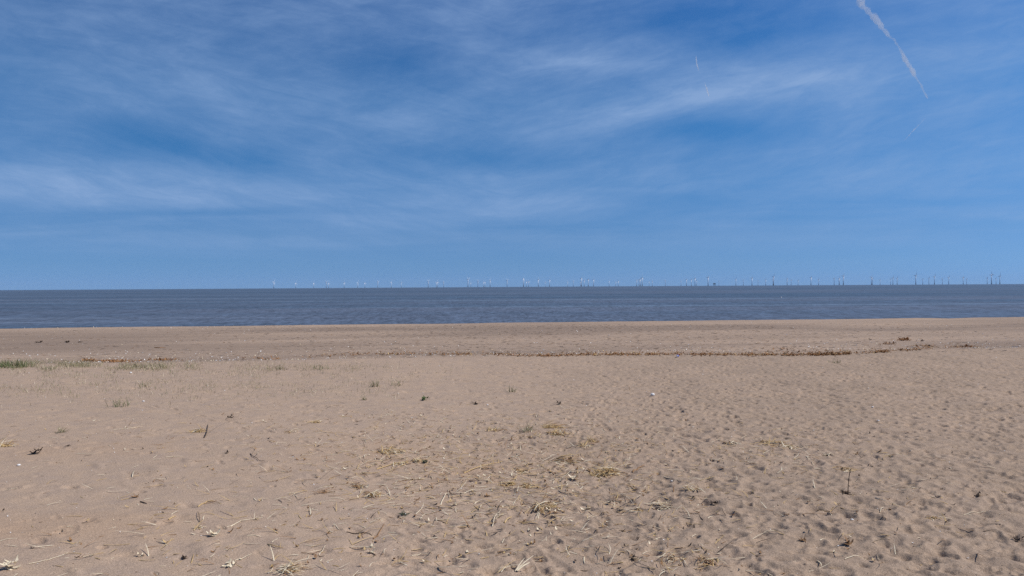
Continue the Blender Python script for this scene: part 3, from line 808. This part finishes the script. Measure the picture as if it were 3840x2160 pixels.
place(m.build('plastic_strip', SHELL), p, 'white plastic strip lying on the lower beach beyond the weed line', 'plastic strip')
d = ray(2929, 1117); t = (SEA - EYE) / d.z
m = MB(); m.tube([(0, 0, -.2), (0, 0, .1), (0, 0, .4), (0, 0, .5)], [.15, .24, .18, .05], 10)
place(m.build('marker_buoy', SHELL, None, True), Vector((d.x * t, d.y * t, SEA)), 'tiny white buoy floating far out on the sea', 'buoy')

# driftwood along the lower beach
stem([(578, 1304), (600, 1306), (622, 1305)], 'reddish-brown driftwood stick on the lower beach at left', WEED, 1.2, 2, name='driftwood_stick', cat='stick')
scrap(146, 1285, 24, 'dark weed heap on the lower beach near the left edge', DARK, 6, 'weed_heap', 'weed heap', .2)
scrap(252, 1285, 22, 'dark weed heap on the lower beach, right of another weed heap', DARK, 6, 'weed_heap', 'weed heap', .2)
scrap(298, 1284, 15, 'tallest dark weed heap on the lower beach at left', DARK, 6, 'weed_heap', 'weed heap', .5)
scrap(3385, 1275, 36, 'rusty weed heap high on the lower beach at right', WEED, 9, 'weed_heap', 'weed heap', .2)
scrap(3265, 1275, 16, 'small dark weed heap left of the rusty heap', DARK, 5, 'weed_heap', 'weed heap', .2)
scrap(3458, 1280, 18, 'small dark weed heap right of the rusty heap', DARK, 5, 'weed_heap', 'weed heap', .2)

# ------------------------------------------------------------------ stuff nobody could count
def world_pt(x, y): return Vector((x, y, sand_z(x, y)))
g = random.Random(21)
# brown weed along the high-water line
m = MB()
def wrack_density(px):
    pts = [(850, 0), (930, .1), (960, .5), (1050, .4), (1100, .08), (1280, .15), (1350, .7), (1480, .55), (1600, .25), (1850, .5), (1950, 1.0), (2200, 1.0), (2300, .75), (2560, .6), (2750, .9), (2830, .5), (3000, .8), (3100, 1.2), (3180, .9), (3230, .25), (3290, .9), (3340, .2), (3400, .35), (3700, .15)]
    return float(np.interp(px, [a for a, b in pts], [b for a, b in pts]))
def wrack_py(px):
    pts = [(700, 1348), (950, 1342), (1040, 1346), (1280, 1329), (1500, 1328), (1860, 1328), (1960, 1333), (2050, 1334), (2200, 1329), (2560, 1328), (2830, 1331), (3000, 1330), (3110, 1329), (3230, 1324), (3300, 1319), (3400, 1313), (3560, 1301), (3700, 1299)]
    return float(np.interp(px, [a for a, b in pts], [b for a, b in pts]))
made = 0
while made < 3000:
    px = g.uniform(700, 3700)
    dn = wrack_density(px) * (.05 + 2.2 * max(0, float(vnoise(np.array(px / 60.), np.array(.5), 31)) + .38) * max(0, float(vnoise(np.array(px / 17.), np.array(.5), 33)) + .5))
    if g.random() > dn: continue
    py = wrack_py(px) + (g.gauss(0, 2.2) if g.random() < .8 else -abs(g.gauss(0, 7))) + 1
    q, k = on_sand(px, py)
    m.flake((q.x, q.y, q.z + g.uniform(0, .02)), g.uniform(.025, .075), g.uniform(.012, .03), 0 if g.random() < .52 else (1 if g.random() < .82 else 2), g.uniform(.1, .6), g.uniform(0, 6.3), g.uniform(-.3, .6)); made += 1
for (cx, cy, w, n) in [(430, 1357, 90, 170), (330, 1353, 30, 60), (610, 1351, 60, 60), (3470, 1300, 60, 45), (3620, 1302, 60, 28), (3390, 1276, 30, 60), (3330, 1290, 40, 30), (2920, 1310, 50, 20)]:
    for _ in range(n):
        q, k = on_sand(cx + g.gauss(0, w * .5), cy + g.gauss(0, 1.6))
        m.flake((q.x, q.y, q.z + g.uniform(0, .03)), g.uniform(.03, .09), g.uniform(.012, .03), 0 if g.random() < .6 else 1, g.uniform(.2, .9), g.uniform(0, 6.3), g.uniform(-.3, .6))
tag(m.build('seaweed_wrack', [WEED, BROWN, STRAW]), 'line of rusty brown dried seaweed along the high-water mark', 'seaweed', kind='stuff')
# shell fragments: pale flecks, mostly on the lower beach
m = MB()
for _ in range(3800):
    u = g.random()
    if u < .62:
        s = S_WRACK + abs(g.gauss(0, 1)) * 3.2 + .2; x = g.uniform(-26, 26); y = (s - NX * x) / NY
        if vnoise(np.array(x / 2.2), np.array(s / .8), 44) < -.02 and g.random() < .85: continue
    elif u < .8:
        y = g.uniform(29, 51); x = g.uniform(-1, 1) * y * .72
    else:
        y = 6.3 * math.exp(g.random() * math.log(27 / 6.3)); x = g.uniform(-1, 1) * y * .72
    near_s = min(1, .25 + y / 30)
    a = g.uniform(.012, .038) * near_s if u < .8 else g.uniform(.005, .013) * near_s * 1.4
    q = world_pt(x, y)
    m.flake((q.x, q.y, q.z + .004), a, a * g.uniform(.5, .9), 0 if g.random() < .55 else 1, g.uniform(.3, .9), g.uniform(0, 6.3), g.uniform(-.2, .5))
tag(m.build('shell_fragments', [SHELL, PALE]), 'pale shell fragments strewn over the beach', 'shell fragments', kind='stuff')
# dark grit and weed crumbs
m = MB()
for _ in range(5200):
    if g.random() < .80:
        y = g.uniform(27.5, 50); x = g.gauss(4, 15)
        if abs(x) > y * .74: continue
        a = g.uniform(.025, .13)
    else:
        y = 6.2 * math.exp(g.random() * math.log(27 / 6.2)); x = g.uniform(-1, 1) * y * .74; a = g.uniform(.005, .013) * (.6 + y / 20)
    q = world_pt(x, y)
    m.flake((q.x, q.y, q.z + .003), a, a * g.uniform(.18, .45), 0 if g.random() < .6 else 1, g.uniform(.02, .15), g.gauss(0, .4), g.uniform(-.05, .08))
tag(m.build('weed_crumbs', [STONE, BROWN]), 'dark crumbs of dried weed and grit scattered over the sand', 'debris', kind='stuff')
# loose straw litter
m = MB()
mix = [(1850, 1750, 380, 110, 420), (1500, 1730, 220, 90, 190), (2150, 1740, 200, 90, 170), (2880, 1680, 200, 40, 150), (1900, 1890, 420, 70, 170), (2450, 1880, 200, 70, 90), (1000, 1830, 560, 170, 260),
       (500, 1830, 420, 200, 170), (1500, 2050, 450, 70, 110), (2500, 2090, 300, 50, 90), (3250, 1760, 260, 80, 90), (600, 2050, 500, 70, 110), (1000, 1600, 500, 70, 130), (1700, 1600, 400, 60, 110), (3300, 1970, 300, 90, 50)]
for cx, cy, sx_, sy_, n in mix:
    for _ in range(int(n * (2.0 if 1200 < cx < 2300 and cy < 1950 else 1.2 if cx > 1200 else .55))):
        px, py = g.gauss(cx, sx_), g.gauss(cy, sy_)
        if not (-30 < px < 3870 and 1420 < py < 2180): continue
        q, k = on_sand(px, py)
        L = g.uniform(.06, .24) * (1.5 if g.random() < .2 else .85)
        u = g.random(); mi = 0 if u < .45 else 1 if u < .78 else 2 if u < .95 else 3
        m.blade((q.x, q.y, q.z + .003), g.gauss(.3, 1.0) + (math.pi if g.random() < .5 else 0), abs(g.gauss(.05, .22)), L, g.uniform(.003, .0064), g.uniform(-.1, .5), mi, 4, g.gauss(0, .5))
        if g.random() < .22:
            m.flake((q.x + g.gauss(0, .1), q.y + g.gauss(0, .1), q.z + .004), g.uniform(.014, .034), g.uniform(.007, .015), g.choice((0, 1, 2, 2, 3)), g.uniform(.2, .9), g.uniform(0, 6.3), g.uniform(-.2, .5))
tag(m.build('straw_litter', [STRAW, PALE, BROWN, DARK]), 'loose straw and stalk litter strewn across the near sand', 'straw litter', kind='stuff')
# sparse beach grass on the left
m = MB()
made = 0
while made < 6800:
    u = g.random()
    if u < .62: px = abs(g.gauss(0, 620)); py = 1372 + g.gauss(0, 9) + px * .006
    elif u < .8: px = g.uniform(0, 1700); py = g.gauss(1395, 20)
    else: px = g.uniform(0, 1500); py = g.gauss(1455, 26)
    if px < -20 or px > 1750: continue
    cl = float(vnoise(np.array(px / 60.), np.array(py / 14.), 51)) + .5
    if g.random() > cl ** 1.6 * 1.5 * (1 - .55 * (px / 1700)): continue
    q, k = on_sand(px, py)
    hgt = g.uniform(.06, .17) * (1 if py < 1420 else .8)
    rich = py < 1395 and px < 420
    u = g.random(); mi = (0 if u < .20 else 1 if u < .85 else 2) if rich else (0 if u < .08 else 1 if u < .72 else 2 if u < .9 else 3)
    m.blade((q.x, q.y, q.z - .005), g.uniform(0, 6.28), g.uniform(.7, 1.5), hgt, g.uniform(.0022, .0042), g.uniform(.1, 1.0), mi, 3); made += 1
tag(m.build('beach_grass', [GREEN, OLIVE, PALE, DARK]), 'sparse green beach grass growing in the sand on the left', 'grass', kind='stuff')

# ------------------------------------------------------------------ contrails: lumpy tubes of thin cloud, about 8 km up
def cloud_mat(name, dens, nscale):
    m, nt, nd, lk = new_mat(name)
    v = nd.new('ShaderNodeVolumePrincipled'); v.inputs['Color'].default_value = (.95, .96, 1, 1); v.inputs['Density'].default_value = dens
    out = nd.new('ShaderNodeOutputMaterial'); lk.new(v.outputs[0], out.inputs['Volume'])
    return m
def contrail(pts, dens, label, seed):
    """pts: (px, py, half width px)"""
    H = 8000.0; g = random.Random(seed); P3 = []; Rr = []
    for i in range(len(pts) - 1):
        n = max(1, int(math.hypot(pts[i + 1][0] - pts[i][0], pts[i + 1][1] - pts[i][1]) / 9))
        for q in range(n + (i == len(pts) - 2)):
            f = q / n; px, py, w = [pts[i][c] + (pts[i + 1][c] - pts[i][c]) * f for c in range(3)]
            d = ray(px + g.gauss(0, w * .2), py + g.gauss(0, .6)); t = H / d.z
            P3.append(Vector((0, 0, EYE)) + d * t); Rr.append(max(.6, .95 * w * g.uniform(.5, 1.25)) * t / F)
    m = MB(); base = P3[0].copy(); n = len(P3); sides = 10; vs = []; fs = []
    tn = (P3[-1] - P3[0]).normalized(); a = tn.cross(Vector((0, 0, 1))).normalized(); b_ = tn.cross(a)
    for i, p in enumerate(P3):
        for k in range(sides):
            th = 2 * math.pi * k / sides; rr_ = Rr[i] * g.uniform(.75, 1.25) * (.15 if i in (0, n - 1) else 1)
            vs.append(p - base + a * math.cos(th) * rr_ + b_ * math.sin(th) * rr_)
    for i in range(n - 1):
        for k in range(sides): fs.append((i * sides + k, i * sides + (k + 1) % sides, (i + 1) * sides + (k + 1) % sides, (i + 1) * sides + k))
    fs.append(tuple(range(sides))[::-1]); fs.append(tuple(range((n - 1) * sides, n * sides)))
    m.add(vs, fs)
    o = m.build('contrail', cloud_mat('contrail_cloud', dens, 1), None, True); o.location = base
    return tag(o, label, 'contrail', 'contrails in the sky')
contrail([(3215, -40, 17), (3232, 12, 18), (3245, 32, 15), (3272, 60, 14), (3302, 92, 13), (3330, 132, 8), (3352, 148, 5), (3375, 180, 4), (3392, 222, 9), (3412, 246, 9), (3432, 288, 7), (3452, 315, 5), (3466, 345, 5), (3480, 373, 3)],
         0.0015, 'long lumpy white contrail slanting down at the upper right', 1)
contrail([(2609, 205, 1.5), (2613, 238, 3), (2620, 268, 1.5)], .0060, 'short bright contrail scrap, upper of two in middle cloud', 2)
contrail([(2641, 305, 1.5), (2649, 330, 3.4), (2660, 368, 1.2)], .0060, 'short bright contrail scrap, lower of two in middle cloud', 3)
contrail([(3474, 437, 1.0), (3430, 485, 2.0), (3388, 530, 1.0)], .0030, 'thin straight faint contrail below the long lumpy one', 4)

# ------------------------------------------------------------------ haze
m, nt, nd, lk = new_mat('haze_air')
v = nd.new('ShaderNodeVolumePrincipled'); v.inputs['Color'].default_value = (.50, .72, 1.0, 1); v.inputs['Density'].default_value = 2.6e-5
out = nd.new('ShaderNodeOutputMaterial'); lk.new(v.outputs[0], out.inputs['Volume'])
hz = MB(); hz.box((0, 0, (140 - 28) / 2), (31000, 31000, 140 + 28))
o = hz.build('haze', m); tag(o, kind='stuff', label='thin sea haze over the whole bay', cat='haze')

# ------------------------------------------------------------------ sky and sun
SUN_AZ, SUN_EL = math.radians(97), math.radians(48)
w = bpy.data.worlds.new("World"); scene.world = w; w.use_nodes = True
nt = w.node_tree; nt.nodes.clear(); nd = nt.nodes; lk = nt.links
sky = nd.new('ShaderNodeTexSky'); sky.sky_type = 'NISHITA'; sky.sun_disc = False
sky.sun_elevation = SUN_EL; sky.sun_rotation = SUN_AZ
sky.altitude = 0; sky.air_density = .5; sky.dust_density = 0; sky.ozone_density = 4
tc = nd.new('ShaderNodeTexCoord'); sep = nd.new('ShaderNodeSeparateXYZ'); lk.new(tc.outputs['Generated'], sep.inputs[0])
dx, dy, dz = sep.outputs
# thin cirrus drawn out in long streaks that fan from a point low over the sea (compass direction and height only)
yy = math_node(nt, 'MAXIMUM', dy, .15)
tx = math_node(nt, 'DIVIDE', dx, yy); tz = math_node(nt, 'DIVIDE', dz, yy)
tzo = math_node(nt, 'MAXIMUM', math_node(nt, 'SUBTRACT', tz, .070), .004)
phi = math_node(nt, 'ARCTAN2', tx, tzo)
rho = math_node(nt, 'SQRT', math_node(nt, 'ADD', math_node(nt, 'MULTIPLY', tx, tx), math_node(nt, 'MULTIPLY', tzo, tzo)))
lr = math_node(nt, 'LOGARITHM', rho, 2.718)
def comb(a, b, c=0.0):
    n = nd.new('ShaderNodeCombineXYZ')
    for i, x in enumerate((a, b, c)):
        if isinstance(x, (int, float)): n.inputs[i].default_value = x
        else: lk.new(x, n.inputs[i])
    return n.outputs[0]
plain = comb(tx, tz)
wob = math_node(nt, 'MULTIPLY', math_node(nt, 'SUBTRACT', noise(nt, plain, 2.2, 2, .5), .5), .42)
ph2 = math_node(nt, 'ADD', phi, wob)
st1 = noise(nt, comb(math_node(nt, 'MULTIPLY', ph2, 3.2), math_node(nt, 'MULTIPLY', lr, 1.1), 3.0), 1.0, 5, .58, .2)
st2 = noise(nt, comb(math_node(nt, 'MULTIPLY', ph2, 14.0), math_node(nt, 'MULTIPLY', lr, 2.0), 9.0), 1.0, 7, .66, .25)
hor = noise(nt, comb(math_node(nt, 'MULTIPLY', tx, 2.2), math_node(nt, 'MULTIPLY', tz, 26), 5.0), 1.0, 5, .55, .5)
patch = noise(nt, plain, 5.5, 6, .62, .4)
def blob(px, py, sx_, sy_, amp, rot=0.0):
    cx = (px - 1920) / F; cz = (1072 - py) / F; a = sx_ / F; b_ = sy_ / F
    u = math_node(nt, 'SUBTRACT', tx, cx); v = math_node(nt, 'SUBTRACT', tz, cz)
    c, s = math.cos(rot), math.sin(rot)
    p = math_node(nt, 'ADD', math_node(nt, 'MULTIPLY', u, c / a), math_node(nt, 'MULTIPLY', v, s / a))
    q = math_node(nt, 'ADD', math_node(nt, 'MULTIPLY', u, -s / b_), math_node(nt, 'MULTIPLY', v, c / b_))
    r = math_node(nt, 'ADD', math_node(nt, 'MULTIPLY', p, p), math_node(nt, 'MULTIPLY', q, q))
    return math_node(nt, 'MULTIPLY', math_node(nt, 'EXPONENT', math_node(nt, 'MULTIPLY', r, -1.0)), amp)
tot = None
for bl in [(2250, 240, 420, 60, .34, -.05), (2700, 360, 560, 80, .30, .12), (2350, 435, 200, 55, .42, .25), (3000, 300, 500, 60, .18, .10), (3450, 330, 420, 160, .16, .1),
           (150, 670, 700, 90, .34, -.12), (900, 720, 800, 70, .26, -.08), (1750, 720, 500, 110, .26, .12), (3500, 650, 500, 60, .24, .14), (2300, 700, 500, 60, .12, .05),
           (600, 330, 700, 170, .18, -.30), (1250, 330, 300, 200, .10, -.4), (1950, 90, 350, 110, .12, -.2), (1700, 500, 400, 60, .12, -.15), (1950, 810, 900, 50, .16, 0),
           (2750, 60, 380, 110, -.32, .1), (1480, 250, 300, 90, -.22, -.1), (620, 540, 520, 60, -.34, -.24), (2720, 490, 330, 60, -.42, 0), (1950, 600, 330, 55, -.34, 0), (1050, 590, 240, 60, -.14, -.1),
           (2430, 248, 130, 26, .30, .06), (2210, 236, 80, 18, .24, 0), (3010, 300, 120, 22, .30, .06), (2660, 372, 160, 34, .34, .12), (2340, 432, 75, 26, .36, .2), (2900, 130, 320, 40, -.2, .2), (450, 120, 600, 90, -.10, -.3), (3750, 80, 300, 200, .05, 0)]:
    b_ = blob(*bl); tot = b_ if tot is None else math_node(nt, 'ADD', tot, b_)
side = nd.new('ShaderNodeMapRange'); side.interpolation_type = 'SMOOTHSTEP'
side.inputs['From Min'].default_value = .80; side.inputs['From Max'].default_value = 1.35; lk.new(math_node(nt, 'ABSOLUTE', phi), side.inputs['Value'])
lay1 = noise(nt, comb(math_node(nt, 'ADD', math_node(nt, 'MULTIPLY', tx, 2.6), math_node(nt, 'MULTIPLY', wob, 1.2)), math_node(nt, 'ADD', math_node(nt, 'MULTIPLY', tz, 8.0), math_node(nt, 'MULTIPLY', tx, -1.2)), 2.0), 1.0, 6, .6, .25)
lay2 = noise(nt, comb(math_node(nt, 'MULTIPLY', tx, 9.0), math_node(nt, 'ADD', math_node(nt, 'MULTIPLY', tz, 30.0), math_node(nt, 'MULTIPLY', tx, -6.0)), 7.0), 1.0, 7, .66, .3)
def mixf(a, b):
    n = nd.new('ShaderNodeMix'); lk.new(side.outputs[0], n.inputs[0]); lk.new(a, n.inputs[2]); lk.new(b, n.inputs[3]); return n.outputs[0]
st1 = mixf(lay1, st1); st2 = mixf(lay2, st2)
s_hi = math_node(nt, 'ADD', math_node(nt, 'MULTIPLY', st1, .55), math_node(nt, 'ADD', math_node(nt, 'MULTIPLY', st2, .26), math_node(nt, 'MULTIPLY', patch, .36)))
hi_w = nd.new('ShaderNodeMapRange'); hi_w.interpolation_type = 'SMOOTHSTEP'
hi_w.inputs['From Min'].default_value = .085; hi_w.inputs['From Max'].default_value = .17; lk.new(tz, hi_w.inputs['Value'])
mixn = nd.new('ShaderNodeMix'); lk.new(hi_w.outputs[0], mixn.inputs[0])
lk.new(math_node(nt, 'ADD', math_node(nt, 'MULTIPLY', hor, 1.0), .06), mixn.inputs[2]); lk.new(s_hi, mixn.inputs[3])
dens = math_node(nt, 'ADD', math_node(nt, 'MULTIPLY', math_node(nt, 'SUBTRACT', mixn.outputs[0], .50), 1.9), math_node(nt, 'ADD', tot, .22))
wisp = ramp(nt, noise(nt, comb(math_node(nt, 'ADD', math_node(nt, 'MULTIPLY', tx, 11.0), math_node(nt, 'MULTIPLY', wob, 3.0)), math_node(nt, 'ADD', math_node(nt, 'MULTIPLY', tz, 46.0), math_node(nt, 'MULTIPLY', math_node(nt, 'ABSOLUTE', tx), -9.0)), 4.0), 1.0, 8, .68, .5), [(.34, 0), (.70, 1)])
modul = math_node(nt, 'ADD', .50, math_node(nt, 'ADD', math_node(nt, 'MULTIPLY', st2, .40), math_node(nt, 'MULTIPLY', wisp, .62)))
dens = math_node(nt, 'MULTIPLY', math_node(nt, 'MAXIMUM', dens, 0.0), modul)
lowf = nd.new('ShaderNodeMapRange'); lowf.interpolation_type = 'SMOOTHSTEP'
lowf.inputs['From Min'].default_value = .005; lowf.inputs['From Max'].default_value = .10; lowf.inputs['To Min'].default_value = .0; lk.new(tz, lowf.inputs['Value'])
frontf = nd.new('ShaderNodeMapRange'); frontf.inputs['From Min'].default_value = .1; frontf.inputs['From Max'].default_value = .5; lk.new(dy, frontf.inputs['Value'])
fac = math_node(nt, 'MULTIPLY', math_node(nt, 'MULTIPLY', dens, lowf.outputs[0]), frontf.outputs[0])
fac = math_node(nt, 'MINIMUM', math_node(nt, 'MULTIPLY', fac, .62), .75)
hs = nd.new('ShaderNodeHueSaturation'); hs.inputs['Saturation'].default_value = 1.0; hs.inputs['Value'].default_value = 1.0
azf = math_node(nt, 'ADD', .95, math_node(nt, 'MULTIPLY', dx, .22))
elev = math_node(nt, 'DIVIDE', dz, math_node(nt, 'SQRT', math_node(nt, 'SUBTRACT', 1.0001, math_node(nt, 'MULTIPLY', dz, dz))))
grade = ramp(nt, math_node(nt, 'DIVIDE', elev, .40), [(0, (.150, .232, .395)), (.0175, (.155, .238, .395)), (.0725, (.185, .275, .395)), (.1625, (.215, .325, .42)), (.3425, (.225, .43, .53)), (.6125, (.255, .545, .665)), (.955, (.27, .565, .755))])
g2x = nd.new('ShaderNodeVectorMath'); g2x.operation = 'SCALE'; g2x.inputs['Scale'].default_value = 2.0; lk.new(grade, g2x.inputs[0]); lk.new(math_node(nt, 'MULTIPLY', azf, 2.0), g2x.inputs['Scale'])
lk.new(mixc(nt, 1.0, sky.outputs[0], g2x.outputs[0], 'MULTIPLY'), hs.inputs['Color'])
cir = mixc(nt, fac, hs.outputs[0], (2.9, 4.3, 6.9))
bg = nd.new('ShaderNodeBackground'); bg.inputs['Strength'].default_value = .10
lk.new(cir, bg.inputs['Color'])
out = nd.new('ShaderNodeOutputWorld'); lk.new(bg.outputs[0], out.inputs[0])

sd = bpy.data.lights.new('sun', 'SUN'); sd.energy = 4.2; sd.angle = math.radians(.53); sd.color = (1, .955, .895)
so = bpy.data.objects.new('sun', sd); COL.objects.link(so)
tosun = Vector((math.sin(SUN_AZ) * math.cos(SUN_EL), math.cos(SUN_AZ) * math.cos(SUN_EL), math.sin(SUN_EL)))
so.rotation_euler = tosun.to_track_quat('Z', 'Y').to_euler()

vs_ = scene.view_settings
scene.display_settings.display_device = 'sRGB'
vs_.view_transform = 'Standard'; vs_.look = 'None'; vs_.exposure = 0; vs_.gamma = 1; vs_.use_curve_mapping = False
cy = scene.cycles
cy.max_bounces = 6; cy.volume_bounces = 1; cy.diffuse_bounces = 3; cy.glossy_bounces = 2
cy.volume_step_rate = 10; cy.volume_max_steps = 32
cy.use_denoising = False
